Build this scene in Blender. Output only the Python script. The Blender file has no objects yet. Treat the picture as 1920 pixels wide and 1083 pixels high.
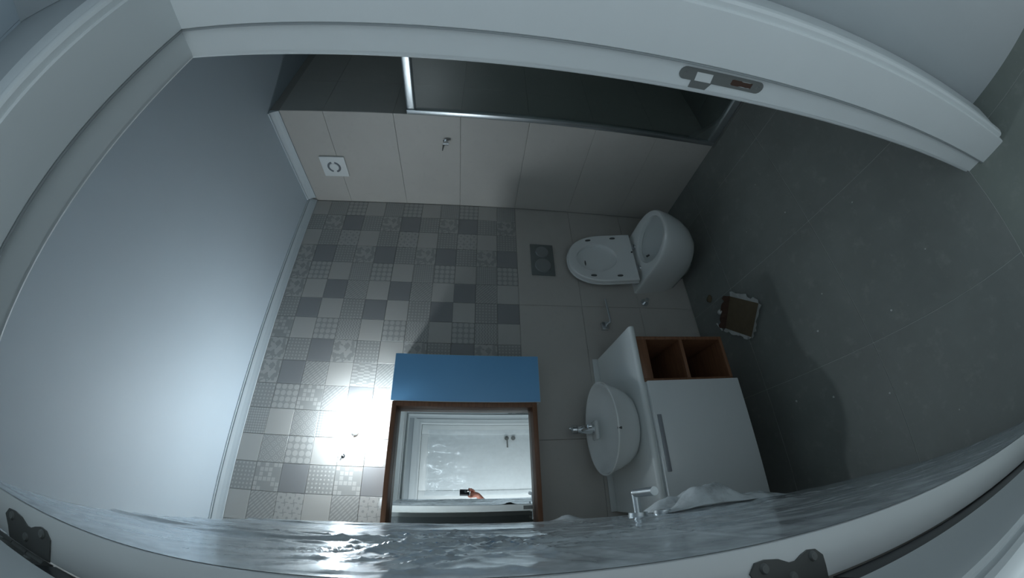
import bpy, bmesh, math, random
import numpy as np
from mathutils import Vector, Matrix, noise

C = bpy.context.scene.collection
sc = bpy.context.scene
PI = math.pi

# ------------------------------------------------------------------ camera, world, light, exposure
CP = Vector((0.10506, -0.30415, 1.49851))
cd = bpy.data.cameras.new('camera'); cam = bpy.data.objects.new('camera', cd); C.objects.link(cam)
CR, CU, CF = Vector((-0.0288654, -0.1178641, -0.9926101)), Vector((0.8571647, -0.5137770, 0.0360802)), Vector((0.5142328, 0.8497889, -0.1158593))
cam.matrix_world = Matrix(((CR.x, CU.x, -CF.x, CP.x), (CR.y, CU.y, -CF.y, CP.y), (CR.z, CU.z, -CF.z, CP.z), (0, 0, 0, 1)))
cd.type = 'PANO'
cd.panorama_type = 'FISHEYE_LENS_POLYNOMIAL'
cd.fisheye_fov = math.radians(176)
cd.fisheye_polynomial_k0 = 0.0
cd.fisheye_polynomial_k1 = -0.07857332
cd.fisheye_polynomial_k2 = -0.00081005
cd.fisheye_polynomial_k3 = 0.00020575
cd.fisheye_polynomial_k4 = -6.58027e-06
cd.sensor_width = 36.0
cd.sensor_height = 20.3
cd.sensor_fit = 'HORIZONTAL'
cd.clip_start = 0.001
sc.camera = cam

w = bpy.data.worlds.new('world'); sc.world = w; w.use_nodes = True
w.node_tree.nodes['Background'].inputs[0].default_value = (0.55, 0.68, 0.8, 1)
w.node_tree.nodes['Background'].inputs[1].default_value = 0.05

BULB = Vector((0.400, 1.495, 2.040))
BULB_STRENGTH = 380.0
# added soft area light at the hall's open left end; its source is unseen
ld = bpy.data.lights.new('hall_fill_left', 'AREA'); ld.shape = 'RECTANGLE'; ld.size = 0.80; ld.size_y = 1.9; ld.energy = 6.5; ld.color = (0.80, 0.92, 1.0)
hl = bpy.data.objects.new('hall_fill_left', ld); C.objects.link(hl)
hl.matrix_world = Matrix(((0, 0, -1, -1.02), (1, 0, 0, -0.65), (0, 1, 0, 1.15), (0, 0, 0, 1)))

l2 = bpy.data.lights.new('hall_fill_near', 'AREA'); l2.shape = 'RECTANGLE'; l2.size = 0.66; l2.size_y = 1.95; l2.energy = 22.0; l2.color = (0.90, 0.96, 1.0)  # added fill light left of the doorway, facing into the hall, no seen source
h2 = bpy.data.objects.new('hall_fill_near', l2); C.objects.link(h2)
h2.matrix_world = Matrix(((1, 0, 0, -0.62), (0, 0, 1, -0.145), (0, 1, 0, 1.05), (0, 0, 0, 1)))

sc.view_settings.view_transform = 'Standard'
sc.view_settings.look = 'None'
sc.view_settings.gamma = 1.0
sc.view_settings.use_curve_mapping = False
sc.view_settings.exposure = 0.16
sc.cycles.use_denoising = True
sc.cycles.max_bounces = 12
sc.cycles.diffuse_bounces = 6
sc.cycles.transparent_max_bounces = 16
sc.cycles.sample_clamp_indirect = 8.0
sc.cycles.caustics_reflective = False
sc.cycles.caustics_refractive = False

# ------------------------------------------------------------------ constants
W = 0.780; D = 1.5934; XR = 1.9475; XL = -0.20; YW = 0.870; XN = 2.90
HC = 2.70; ZT = 2.645; HD = 2.05; YO = -0.153; XH = 0.934; YH = -1.15; XHL = -1.0

# ------------------------------------------------------------------ material helpers
MATS = {}
class NT:
    def __init__(s, name):
        m = bpy.data.materials.new(name); m.use_nodes = True
        s.m = m; s.t = m.node_tree; s.b = s.t.nodes['Principled BSDF']; s.out = s.t.nodes['Material Output']
    def n(s, typ, **k):
        x = s.t.nodes.new(typ)
        for a, v in k.items(): setattr(x, a, v)
        return x
    def l(s, a, b): s.t.links.new(a, b)
    def val(s, sock, v):
        if hasattr(v, 'is_linked') or isinstance(v, bpy.types.NodeSocket): s.l(v, sock)
        else: sock.default_value = v
    def M(s, op, a, b=0.0, c=0.0, clamp=False):
        x = s.n('ShaderNodeMath', operation=op); x.use_clamp = clamp
        s.val(x.inputs[0], a); s.val(x.inputs[1], b); s.val(x.inputs[2], c)
        return x.outputs[0]
    def mix(s, f, a, b):
        x = s.n('ShaderNodeMix', data_type='RGBA'); s.val(x.inputs[0], f); s.val(x.inputs[6], a); s.val(x.inputs[7], b)
        return x.outputs[2]
    def noise(s, scale, detail=3, rough=0.5, vec=None, coord='Object'):
        x = s.n('ShaderNodeTexNoise'); x.inputs['Scale'].default_value = scale; x.inputs['Detail'].default_value = detail; x.inputs['Roughness'].default_value = rough
        s.l(vec if vec is not None else s.coord(coord), x.inputs['Vector']); return x.outputs[0]
    def coord(s, c='Object'):
        if not hasattr(s, '_tc'): s._tc = s.n('ShaderNodeTexCoord')
        return s._tc.outputs[c]
    def geo(s):
        if not hasattr(s, '_g'): s._g = s.n('ShaderNodeNewGeometry')
        return s._g.outputs['Position']
    def scaled(s, vec, sx, sy, sz):
        x = s.n('ShaderNodeMapping'); s.l(vec, x.inputs[0]); x.inputs['Scale'].default_value = (sx, sy, sz); return x.outputs[0]
    def ramp(s, f, stops):
        x = s.n('ShaderNodeValToRGB'); e = x.color_ramp.elements
        e[0].position, e[0].color = stops[0]; e[1].position, e[1].color = stops[-1]
        for p, c in stops[1:-1]:
            q = e.new(p); q.color = c
        s.l(f, x.inputs[0]); return x.outputs[0]
    def bump(s, h, strength=0.3, dist=0.002):
        x = s.n('ShaderNodeBump'); x.inputs['Strength'].default_value = strength; x.inputs['Distance'].default_value = dist
        s.l(h, x.inputs['Height']); s.l(x.outputs[0], s.b.inputs['Normal']); return x
    def set(s, **k):
        for a, v in k.items():
            s.val(s.b.inputs[a.replace('_', ' ')], v)
        return s

def c4(r, g=None, b=None):
    if g is None: return (r, r, r, 1)
    return (r, g, b, 1)

def painted(name, col, rough=0.4, var=0.06, bump=0.05, nscale=6, coat=0.0, spec=0.5):
    t = NT(name); f = t.noise(nscale, 4, 0.6, t.geo())
    d = tuple(max(0, x * (1 - var)) for x in col)
    t.set(Base_Color=t.mix(f, c4(*d), c4(*[min(1, x * (1 + var * .5)) for x in col])), Roughness=rough)
    t.b.inputs['Coat Weight'].default_value = coat
    t.b.inputs['Specular IOR Level'].default_value = spec
    if bump: t.bump(t.noise(120, 2, .5, t.geo()), bump, 0.001)
    MATS[name] = t.m; return t.m

def metal(name, col, rough=0.2):
    t = NT(name); f = t.noise(40, 3)
    t.set(Base_Color=c4(*col), Metallic=1.0, Roughness=t.M('MULTIPLY_ADD', f, 0.12, rough)); MATS[name] = t.m; return t.m

def dusty_wall(name, col):
    t = NT(name)
    f = t.noise(3.2, 6, 0.62, t.geo()); g = t.noise(26, 4, 0.6, t.geo())
    base = t.mix(f, c4(*[x * .88 for x in col]), c4(*[min(1, x * 1.08) for x in col]))
    base = t.mix(t.M('MULTIPLY', t.ramp(g, [(0.58, c4(0)), (0.72, c4(1))]), .16), base, c4(*[x * .72 for x in col]))
    t.set(Base_Color=base, Roughness=t.M('MULTIPLY_ADD', f, 0.15, 0.42)); t.bump(g, 0.08, 0.001)
    MATS[name] = t.m; return t.m

white_ceiling = painted('ceiling_paint', (0.50, 0.58, 0.64), 0.6, 0.03, 0.05)
white_trim = painted('white_cornice', (0.54, 0.60, 0.63), 0.5, 0.03)
frame_white = painted('frame_lacquer', (0.72, 0.76, 0.77), 0.38, 0.05, 0.03)
door_white = painted('door_lacquer', (0.82, 0.85, 0.85), 0.30, 0.05, 0.02, coat=0.2)
hall_paint = painted('hall_wall_paint', (0.42, 0.46, 0.48), 0.8, 0.05)
grout = painted('grout', (0.40, 0.39, 0.37), 0.9, 0.1)
grout_floor = painted('floor_grout', (0.42, 0.44, 0.42), 0.9, 0.1)
light_tile = dusty_wall('light_wall_tile', (0.50, 0.485, 0.455))
dark_tile = dusty_wall('shower_grey_tile', (0.52, 0.52, 0.49))
ceramic = painted('white_ceramic', (0.74, 0.77, 0.77), 0.10, 0.02, 0.0, coat=0.5)
seat_plastic = painted('white_seat_plastic', (0.76, 0.79, 0.79), 0.22, 0.02, 0.0)
rubber_grey = painted('grey_rubber', (0.09, 0.10, 0.10), 0.6)
gasket_grey = painted('grey_gasket', (0.30, 0.33, 0.34), 0.6)
black_plastic = painted('black_plastic', (0.015, 0.017, 0.02), 0.35)
lacquer = painted('white_vanity_lacquer', (0.74, 0.78, 0.79), 0.22, 0.03, 0.0, coat=0.3)
stone = painted('white_counter', (0.72, 0.76, 0.76), 0.25, 0.04, 0.0, coat=0.3)
white_plastic = painted('white_plastic', (0.75, 0.78, 0.78), 0.35)
fan_grey = painted('fan_grille_grey', (0.16, 0.18, 0.20), 0.5)
blue_film = painted('blue_protective_film', (0.19, 0.47, 0.80), 0.45, 0.04, 0.02)
steel = painted('dull_steel', (0.17, 0.18, 0.175), 0.32, .1, 0.05, coat=.1)
dark_steel = painted('dull_hinge_steel', (0.10, 0.105, 0.10), 0.38, .1, 0.05)
chrome = metal('chrome', (0.75, 0.78, 0.80), 0.08)
satin = metal('satin_aluminium', (0.62, 0.66, 0.68), 0.30)
handle_grey = painted('grey_handle', (0.30, 0.32, 0.35), 0.4)
flush_grey = painted('matt_grey_flush', (0.16, 0.18, 0.18), 0.4)
button_grey = painted('matt_button_grey', (0.24, 0.26, 0.26), 0.35)
plaster = painted('white_torn_paper', (0.55, 0.57, 0.56), 0.9, .2)
cardboard = painted('brown_cardboard', (0.15, 0.115, 0.07), 0.85, .3, nscale=20)
dark_board = painted('rust_brown_board', (0.075, 0.040, 0.028), 0.85, .3, nscale=20)
skin = painted('skin', (0.55, 0.22, 0.16), 0.5, 0.1, 0.1, nscale=30)
sleeve = painted('dark_green_sleeve', (0.06, 0.07, 0.055), 0.9, 0.2)

def wood():
    t = NT('brown_wood'); v = t.scaled(t.geo(), 4, 60, 60)
    f = t.noise(1.5, 5, 0.6, v)
    t.set(Base_Color=t.ramp(f, [(0.3, c4(.15, .066, .034)), (0.7, c4(.24, .115, .060))]), Roughness=0.42)
    t.bump(f, 0.08, 0.001); return t.m
wood_m = wood()

def floor_mat(name, col):
    t = NT(name); f = t.noise(2.6, 7, 0.65, t.geo()); g = t.noise(14, 5, 0.7, t.geo()); k = t.noise(70, 3, .6, t.geo())
    b = t.mix(f, c4(*[x * .68 for x in col]), c4(*[x * 1.32 for x in col]))
    dust = t.ramp(g, [(0.55, c4(0)), (0.75, c4(1))])
    b = t.mix(t.M('MULTIPLY', dust, .50), b, c4(.30, .32, .29))
    sp = t.ramp(k, [(0.70, c4(0)), (0.74, c4(1))])
    b = t.mix(t.M('MULTIPLY', sp, .35), b, c4(.42, .44, .42))
    t.set(Base_Color=b, Roughness=t.M('MULTIPLY_ADD', f, 0.2, 0.45)); t.bump(g, 0.06, 0.001); return t.m
floor_m = floor_mat('dusty_dark_floor_tile', (0.20, 0.215, 0.205))
hall_floor_m = floor_mat('dusty_hall_floor_tile', (0.20, 0.225, 0.205))

def glass_mat():
    t = NT('shower_glass'); t.set(Base_Color=c4(.86, .93, .92), Roughness=0.02); t.b.inputs['IOR'].default_value = 1.02
    tr = t.n('ShaderNodeBsdfTransparent'); tr.inputs[0].default_value = (.90, .94, .93, 1)
    gl = t.n('ShaderNodeBsdfGlossy'); gl.inputs['Roughness'].default_value = 0.4
    fr = t.n('ShaderNodeFresnel'); fr.inputs[0].default_value = 1.45
    mx = t.n('ShaderNodeMixShader'); t.l(t.M('MULTIPLY', fr.outputs[0], .6), mx.inputs[0]); t.l(tr.outputs[0], mx.inputs[1]); t.l(gl.outputs[0], mx.inputs[2])
    t.l(mx.outputs[0], t.out.inputs[0]); return t.m
glass_m = glass_mat()

def film_mat(name, haze=0.2, gloss=1.0, bump=0.0):
    t = NT(name)
    tr = t.n('ShaderNodeBsdfTransparent'); tr.inputs[0].default_value = (.98, .99, 1, 1)
    gl = t.n('ShaderNodeBsdfGlossy'); gl.inputs['Roughness'].default_value = 0.16; gl.inputs[0].default_value = (.9, .95, 1, 1)
    df = t.n('ShaderNodeBsdfDiffuse'); df.inputs[0].default_value = (.86, .92, .95, 1)
    fr = t.n('ShaderNodeFresnel'); fr.inputs[0].default_value = 1.5
    f = t.noise(18, 4, .6, t.geo())
    bp = t.n('ShaderNodeBump'); bp.inputs['Strength'].default_value = bump; bp.inputs['Distance'].default_value = 0.004
    t.l(t.noise(22, 3, .5, t.scaled(t.geo(), 1, 1.0, 1.3)), bp.inputs['Height'])
    for q in (gl, df, fr): t.l(bp.outputs[0], q.inputs['Normal'])
    m1 = t.n('ShaderNodeMixShader'); t.l(t.M('MULTIPLY', f, haze * 2), m1.inputs[0]); t.l(tr.outputs[0], m1.inputs[1]); t.l(df.outputs[0], m1.inputs[2])
    m2 = t.n('ShaderNodeMixShader'); t.l(t.M('MULTIPLY', fr.outputs[0], gloss, clamp=True), m2.inputs[0]); t.l(m1.outputs[0], m2.inputs[1]); t.l(gl.outputs[0], m2.inputs[2])
    t.l(m2.outputs[0], t.out.inputs[0]); return t.m
film_m = film_mat('clear_plastic_film', 0.82, 1.0, 0.12)
film_thick = film_mat('bunched_plastic_film', 0.95, 0.9, 0.3)
hall_film = film_mat('hall_door_film', 0.12, 1.0, 0.5)

def mirror_mat():
    t = NT('mirror_silver'); t.set(Base_Color=c4(.90, .93, .92), Metallic=1.0, Roughness=0.0); return t.m
mirror_m = mirror_mat()

def emit(name, col, s):
    t = NT(name); e = t.n('ShaderNodeEmission'); e.inputs[0].default_value = c4(*col); e.inputs[1].default_value = s
    t.l(e.outputs[0], t.out.inputs[0]); return t.m
glint_m = emit('lens_glint', (.9, .97, 1), 1.2)  # glow used for the highlight on the camera front
bulb_m = emit('lit_bulb', (0.82, 0.93, 1.0), BULB_STRENGTH)

# --- relief wall tiles: one procedural emboss per kind, drawn in the tile's own 0..1 square
TS = 0.13333
def relief(name, kind):
    t = NT(name)
    sp = t.n('ShaderNodeSeparateXYZ'); t.l(t.coord('Object'), sp.inputs[0])
    u = t.M('DIVIDE', sp.outputs[0], TS); v = t.M('DIVIDE', sp.outputs[2], TS)
    def fr(x, k): return t.M('FRACT', t.M('MULTIPLY', x, k))
    def cell(x, y, k): # centred cell coordinates
        return t.M('SUBTRACT', fr(x, k), .5), t.M('SUBTRACT', fr(y, k), .5)
    def dist(a, b): return t.M('SQRT', t.M('ADD', t.M('MULTIPLY', a, a), t.M('MULTIPLY', b, b)))
    def mx(a, b): return t.M('MAXIMUM', a, b)
    def ab(a): return t.M('ABSOLUTE', a)
    p = t.M('ADD', u, v); q = t.M('ADD', t.M('SUBTRACT', u, v), 1.0)
    tone = 0.36
    if kind == 'dark': h = t.noise(60, 2); tone = 0
    elif kind == 'plain': h = t.M('SINE', t.M('MULTIPLY', v, 150)); tone = 0
    elif kind == 'mesh':
        h = t.M('MULTIPLY', t.M('SINE', t.M('MULTIPLY', p, 31.4)), t.M('SINE', t.M('MULTIPLY', q, 31.4))); h = t.M('GREATER_THAN', h, .1)
    elif kind == 'circles':
        a, b = cell(u, v, 4); r = dist(a, b); h = t.M('LESS_THAN', r, .42)
    elif kind == 'leaf':
        vo = t.n('ShaderNodeTexVoronoi', distance='MANHATTAN'); vo.inputs['Scale'].default_value = 55; t.l(t.coord('Object'), vo.inputs[0])
        h = t.M('GREATER_THAN', t.M('FRACT', t.M('MULTIPLY', vo.outputs['Color'], 3.1)), .5)
    elif kind == 'dots':
        a, b = cell(u, v, 7); r = dist(a, b); a2, b2 = cell(p, q, 3.5); h = t.M('ADD', t.M('LESS_THAN', r, .26), t.M('LESS_THAN', mx(ab(a2), ab(b2)), .12))
    elif kind == 'zigzag':
        z = t.M('PINGPONG', u, .0833); h = t.M('SINE', t.M('MULTIPLY', t.M('ADD', v, z), 50)); h = t.M('GREATER_THAN', h, .0)
    elif kind == 'weave':
        s1 = t.M('SINE', t.M('MULTIPLY', p, 44)); s2 = t.M('SINE', t.M('MULTIPLY', q, 22)); h = t.M('GREATER_THAN', t.M('MULTIPLY', s1, t.M('ADD', s2, 1.2)), .2)
    elif kind == 'maze':
        s1 = t.M('SINE', t.M('ADD', t.M('MULTIPLY', u, 44), t.M('MULTIPLY', t.M('SIGN', t.M('SINE', t.M('MULTIPLY', v, 12.6))), 1.5)))
        a, b = cell(u, v, 2); h = t.M('MULTIPLY', t.M('GREATER_THAN', s1, 0), t.M('GREATER_THAN', dist(a, b), .2))
    elif kind == 'checker':
        a = t.M('FLOOR', t.M('MULTIPLY', u, 6)); b = t.M('FLOOR', t.M('MULTIPLY', v, 6))
        cb = t.n('ShaderNodeCombineXYZ'); t.l(a, cb.inputs[0]); t.l(b, cb.inputs[1])
        wn = t.n('ShaderNodeTexWhiteNoise', noise_dimensions='3D'); t.l(cb.outputs[0], wn.inputs[0])
        x, y = cell(u, v, 6); h = t.M('MULTIPLY', t.M('GREATER_THAN', wn.outputs[0], .5), t.M('LESS_THAN', mx(ab(x), ab(y)), .40))
    elif kind == 'diamonds':
        a, b = cell(p, q, 3); m = mx(ab(a), ab(b)); h = t.M('GREATER_THAN', t.M('SINE', t.M('MULTIPLY', m, 26)), 0)
    elif kind == 'floral':
        a, b = cell(u, v, 3); r = dist(a, b); th = t.M('ARCTAN2', b, a)
        h = t.M('GREATER_THAN', t.M('ADD', t.M('MULTIPLY', t.M('SINE', t.M('MULTIPLY', th, 4)), .12), .32), t.M('ABSOLUTE', t.M('SUBTRACT', r, .25)))
        h = t.M('MULTIPLY', h, t.M('GREATER_THAN', r, .14))
    n = t.noise(4, 5, .6, t.geo())
    if kind == 'dark': base = t.mix(n, c4(.24, .245, .25), c4(.275, .28, .285))
    elif kind == 'plain': base = t.mix(n, c4(.43, .425, .405), c4(.48, .475, .455))
    else:
        lo = t.mix(n, c4(.30, .305, .295), c4(.335, .34, .33)); hi = t.mix(n, c4(.42, .42, .405), c4(.455, .455, .44))
        base = t.mix(t.M('MULTIPLY', h, 1.0, clamp=True), lo, hi)
    t.set(Base_Color=base, Roughness=.34 if kind != 'plain' else .38)
    t.bump(h, .55 if kind not in ('dark', 'plain') else .12, .0014 if kind not in ('dark', 'plain') else .0004)
    return t.m
KINDS = ['dark', 'plain', 'mesh', 'circles', 'leaf', 'dots', 'zigzag', 'weave', 'maze', 'checker', 'diamonds', 'floral']
RM = {k: relief('relief_tile_' + k, k) for k in KINDS}

# ------------------------------------------------------------------ geometry helpers
def link(name, me, mat, parent=None, mats=None, smooth=False):
    o = bpy.data.objects.new(name, me); C.objects.link(o)
    for m in (mats or [mat]): me.materials.append(m)
    if parent is not None: o.parent = parent
    if smooth:
        for p in me.polygons: p.use_smooth = True
    return o
def frombm(name, bm, mat, parent=None, smooth=False, angle=None):
    bmesh.ops.recalc_face_normals(bm, faces=bm.faces)
    me = bpy.data.meshes.new(name); bm.to_mesh(me); bm.free()
    if smooth:
        for p in me.polygons: p.use_smooth = True
        if angle: me.set_sharp_from_angle(angle=angle)
    return link(name, me, mat, parent)
def tag(o, label=None, cat=None, group=None, kind=None):
    if label: o['label'] = label
    if cat: o['category'] = cat
    if group: o['group'] = group
    if kind: o['kind'] = kind
    return o
def empty(name, loc, label, cat, group=None, kind=None):
    o = bpy.data.objects.new(name, None); C.objects.link(o); o.location = loc; o.empty_display_size = .05
    return tag(o, label, cat, group, kind)
def bx(bm, a, b, bevel=0.0, seg=2):
    """box from corner a to corner b"""
    r = bmesh.ops.create_cube(bm, size=1.0)
    vs = r['verts']
    s = [abs(b[i] - a[i]) for i in range(3)]; c = [(a[i] + b[i]) / 2 for i in range(3)]
    for v in vs: v.co = Vector((v.co.x * s[0] + c[0], v.co.y * s[1] + c[1], v.co.z * s[2] + c[2]))
    if bevel:
        es = list({e for v in vs for e in v.link_edges})
        bmesh.ops.bevel(bm, geom=es, offset=min(bevel, min(s) * .45), segments=seg, affect='EDGES', profile=0.5)
    return bm
def box(name, a, b, mat, parent=None, bevel=0.0, off=(0, 0, 0), seg=2):
    """box with world corners a,b; off = parent world position"""
    a = [a[i] - off[i] for i in range(3)]; b = [b[i] - off[i] for i in range(3)]
    bm = bmesh.new(); bx(bm, a, b, bevel, seg); return frombm(name, bm, mat, parent, smooth=bool(bevel), angle=.6)
def cyl(bm, p0, p1, r0, r1=None, n=24, caps=True):
    p0, p1 = Vector(p0), Vector(p1); r1 = r0 if r1 is None else r1
    d = (p1 - p0); L = d.length; q = d.to_track_quat('Z', 'Y').to_matrix().to_4x4()
    m = Matrix.Translation((p0 + p1) / 2) @ q
    bmesh.ops.create_cone(bm, cap_ends=caps, segments=n, radius1=r0, radius2=r1, depth=L, matrix=m); return bm
def tube(bm, pts, r, n=12):
    for i in range(len(pts) - 1):
        cyl(bm, pts[i], pts[i + 1], r if not isinstance(r, list) else r[i], r if not isinstance(r, list) else r[i + 1], n)
        if i: bmesh.ops.create_uvsphere(bm, u_segments=n, v_segments=8, radius=(r if not isinstance(r, list) else r[i]), matrix=Matrix.Translation(pts[i]))
    return bm
def rings_mesh(bm, rings, cap0=True, cap1=True):
    vs = [[bm.verts.new(p) for p in r] for r in rings]; n = len(rings[0])
    for a, b in zip(vs, vs[1:]):
        for i in range(n): bm.faces.new((a[i], a[(i + 1) % n], b[(i + 1) % n], b[i]))
    if cap0: bm.faces.new(list(reversed(vs[0])))
    if cap1: bm.faces.new(vs[-1])
    return bm
def prism(bm, pts, axis, lo, hi):
    """extrude a 2-D polygon along axis ('x','y','z'); pts are the other two coordinates in order"""
    def mk(p, t):
        return {'x': (t, p[0], p[1]), 'y': (p[0], t, p[1]), 'z': (p[0], p[1], t)}[axis]
    return rings_mesh(bm, [[mk(p, lo) for p in pts], [mk(p, hi) for p in pts]])

# ------------------------------------------------------------------ room shell
TH = 0.008           # tile thickness, tiles stand proud of their backing
GAP = 0.0008
def tile_mesh(sx, sz, th=TH):
    bm = bmesh.new(); bx(bm, (GAP, 0, GAP), (sx - GAP, th, sz - GAP), 0.0008, 1)
    bmesh.ops.recalc_face_normals(bm, faces=bm.faces)
    me = bpy.data.meshes.new('tile'); bm.to_mesh(me); bm.free(); return me

wall_back = box('wall_back', (XL - .1, D + TH - .001, 0), (XR + .02, D + .12, HC), grout)
tag(wall_back, 'tiled back wall with patterned relief tiles above and plain tiles below', 'wall', kind='structure')
# relief tiles: column index a counts up from z=1.2 in 13.3 cm steps, row j counts left from the right corner
base_cycle = {  # j -> kinds for a%3 = 0,1,2
    0: ('mesh', 'plain', 'circles'), 1: ('leaf', 'dots', 'dark'), 2: ('dots', 'plain', 'floral'), 3: ('dark', 'leaf', 'dots'),
    4: ('circles', 'mesh', 'plain'), 5: ('plain', 'weave', 'dark'), 6: ('dark', 'dots', 'plain'), 7: ('plain', 'zigzag', 'circles'),
    8: ('dots', 'leaf', 'dark'), 9: ('maze', 'plain', 'weave'), 10: ('dark', 'weave', 'checker'), 11: ('plain', 'mesh', 'dark'),
    12: ('diamonds', 'plain', 'circles'), 13: ('checker', 'dots', 'dark'), 14: ('weave', 'plain', 'floral'), 15: ('dots', 'mesh', 'plain'), 16: ('plain', 'circles', 'mesh')}
special = {(9, 9): 'dark', (10, 9): 'leaf', (9, 10): 'circles', (10, 10): 'dots', (8, 11): 'diamonds', (8, 8): 'dark', (10, 5): 'leaf', (10, 4): 'leaf', (10, 7): 'checker', (5, 8): 'plain'}
tcache = {}
def tile_obj(kind, sx, sz, mat):
    k = (kind, round(sx, 4), round(sz, 4))
    if k not in tcache:
        me = tile_mesh(sx, sz); me.materials.append(mat); tcache[k] = me
    o = bpy.data.objects.new('tile', tcache[k]); C.objects.link(o); return o
X0 = XR - .003
for j in range(17):
    x1 = X0 - j * TS; x0 = x1 - TS
    if x0 < XL: x0 = XL
    if x1 - x0 < .02: continue
    for a in range(11):
        z0 = 1.199 + a * TS; z1 = min(z0 + TS, ZT)
        k = special.get((a, j), base_cycle[j][a % 3])
        o = tile_obj(k, x1 - x0, z1 - z0, RM[k]); o.parent = wall_back; o.location = (x0, D, z0)
# plain tiles below, 80 x 40 cm
for x0, x1 in ((XL, .344), (.344, 1.144), (1.144, X0)):
    for z0, z1 in ((0, .399), (.399, .799), (.799, 1.199)):
        o = tile_obj('light', x1 - x0, z1 - z0, light_tile); o.parent = wall_back; o.location = (x0, D, z0)

wall_right = box('wall_right', (XR + TH - .001, YW + .001, 0), (XR + .10, D + .12, HC), grout)
tag(wall_right, 'plain light tiled right wall with the extractor fan and hook', 'wall', kind='structure')
zs = [0, .399, .799, 1.201, 1.6, 1.985, 2.39, ZT]
for z0, z1 in zip(zs, zs[1:]):
    o = tile_obj('light', D - YW, z1 - z0, light_tile); o.parent = wall_right; o.rotation_euler = (0, 0, -PI / 2); o.location = (XR, D, z0)
# shower recess beyond the right wall
wall_shower = box('wall_shower_far', (XR + .012, YW + TH - .001, 0), (XN + .1, YW + .10, HC), grout)
tag(wall_shower, 'dim tiled end wall of the shower recess', 'wall', kind='structure')
for x0, x1 in ((XR + .001, 2.28), (2.28, XN)):
    for z0, z1 in zip(zs, zs[1:]):
        o = tile_obj('dark', x1 - x0, z1 - z0, dark_tile); o.parent = wall_shower; o.location = (x0, YW, z0)
o = box('wall_shower_right', (XN, -.15, 0), (XN + .1, YW + .1, HC), dark_tile)
tag(o, 'side wall closing the shower recess on the right', 'wall', kind='structure')
# left wall
wall_left = box('wall_left', (XL - .1, -.15, 0), (XL - TH + .001, D + .12, HC), grout)
tag(wall_left, 'tiled left wall behind the opened bathroom door', 'wall', kind='structure')
for y0, y1 in ((0.0, .797), (.797, D)):
    for z0, z1 in zip(zs, zs[1:]):
        o = tile_obj('light', y1 - y0, z1 - z0, light_tile); o.parent = wall_left; o.rotation_euler = (0, 0, PI / 2); o.location = (XL, y0, z0)
# front wall around the doorway: three blocks in one structure
bm = bmesh.new()
bx(bm, (XHL - .1, -.125, 0), (-.03, 0, HC)); bx(bm, (XHL - .1, YO + .012, 0), (-.96, -.125, HC)); bx(bm, (-.28, YO + .012, 0), (-.03, -.125, HC)); bx(bm, (-.96, YO + .012, 2.05), (-.28, -.125, HC)); bx(bm, (W + .03, YO + .012, 0), (XN + .1, 0, HC)); bx(bm, (-.03, YO + .012, HD + .03), (W + .03, 0, HC))
o = frombm('wall_front', bm, hall_paint); tag(o, 'painted wall around the bathroom doorway', 'wall', kind='structure')

# ceiling, cornice
o = box('ceiling', (XL - .1, -.15, HC), (XN + .1, D + .12, HC + .08), white_ceiling)
tag(o, 'smooth white bathroom ceiling lit by the bulb', 'ceiling', kind='structure')
def cornice(name, p, axis, lo, hi, sgn, label):
    """cove strip: p = wall coordinate, sgn = direction into the room"""
    prof = [(p, ZT), (p + sgn * .006, ZT), (p + sgn * .009, ZT + .012), (p + sgn * .016, ZT + .028), (p + sgn * .026, ZT + .042), (p + sgn * .026, HC - .001), (p + sgn * .0295, HC - .001), (p + sgn * .0295, ZT + .047), (p + sgn * .034, ZT + .048), (p + sgn * .034, HC), (p, HC)]
    bm = bmesh.new()
    if axis == 'x': rings_mesh(bm, [[(lo, a, b) for a, b in prof], [(hi, a, b) for a, b in prof]])
    else: rings_mesh(bm, [[(a, lo, b) for a, b in prof], [(a, hi, b) for a, b in prof]])
    o = frombm(name, bm, white_trim); tag(o, label, 'cornice', kind='structure'); return o
cornice('trim_1', D, 'x', XL, XR, -1, 'white cornice strip along the top of the patterned back wall')
cornice('trim_2', XR, 'y', YW, D - .034, -1, 'white cornice strip along the top of the plain right wall')
cornice('trim_3', XL, 'y', 0, D - .034, 1, 'white cornice strip along the top of the left wall')

# floor: 60 x 60 tiles over a grout bed
floor = box('floor', (XL - .1, -.02, -.08), (XN + .1, D + .12, -.0015), grout_floor)
tag(floor, 'dusty dark grey tiled bathroom floor', 'floor', kind='structure')
fcache = {}
def ftile(parent, x0, x1, y0, y1, mat):
    k = (round(x1 - x0, 4), round(y1 - y0, 4), mat.name)
    if k not in fcache:
        bm = bmesh.new(); g = .0011; bx(bm, (g, g, -.010), (x1 - x0 - g, y1 - y0 - g, 0), .0008, 1)
        bmesh.ops.recalc_face_normals(bm, faces=bm.faces)
        me = bpy.data.meshes.new('floor_tile'); bm.to_mesh(me); bm.free(); me.materials.append(mat); fcache[k] = me
    o = bpy.data.objects.new('floor_tile', fcache[k]); C.objects.link(o); o.parent = parent; o.location = (x0, y0, 0)
xs = [XL, .473, 1.073, 1.673, 2.273, XN]; ys = [0.0, .601, 1.204, D]
for x0, x1 in zip(xs, xs[1:]):
    for y0, y1 in zip(ys, ys[1:]): ftile(floor, x0, x1, y0, y1, floor_m)
hall_floor = box('floor_hall', (XHL - .1, YH - .1, -.08), (XH + .1, -.0205, -.0015), grout_floor)
tag(hall_floor, 'dusty paler tiled hall floor outside the threshold', 'floor', kind='structure')
hx = [XHL, -.34, .26, .86, XH + .02]; hy = [YH, -.62, -.0005]
for x0, x1 in zip(hx, hx[1:]):
    for y0, y1 in zip(hy, hy[1:]): ftile(hall_floor, x0, x1, y0, y1, hall_floor_m)

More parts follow.
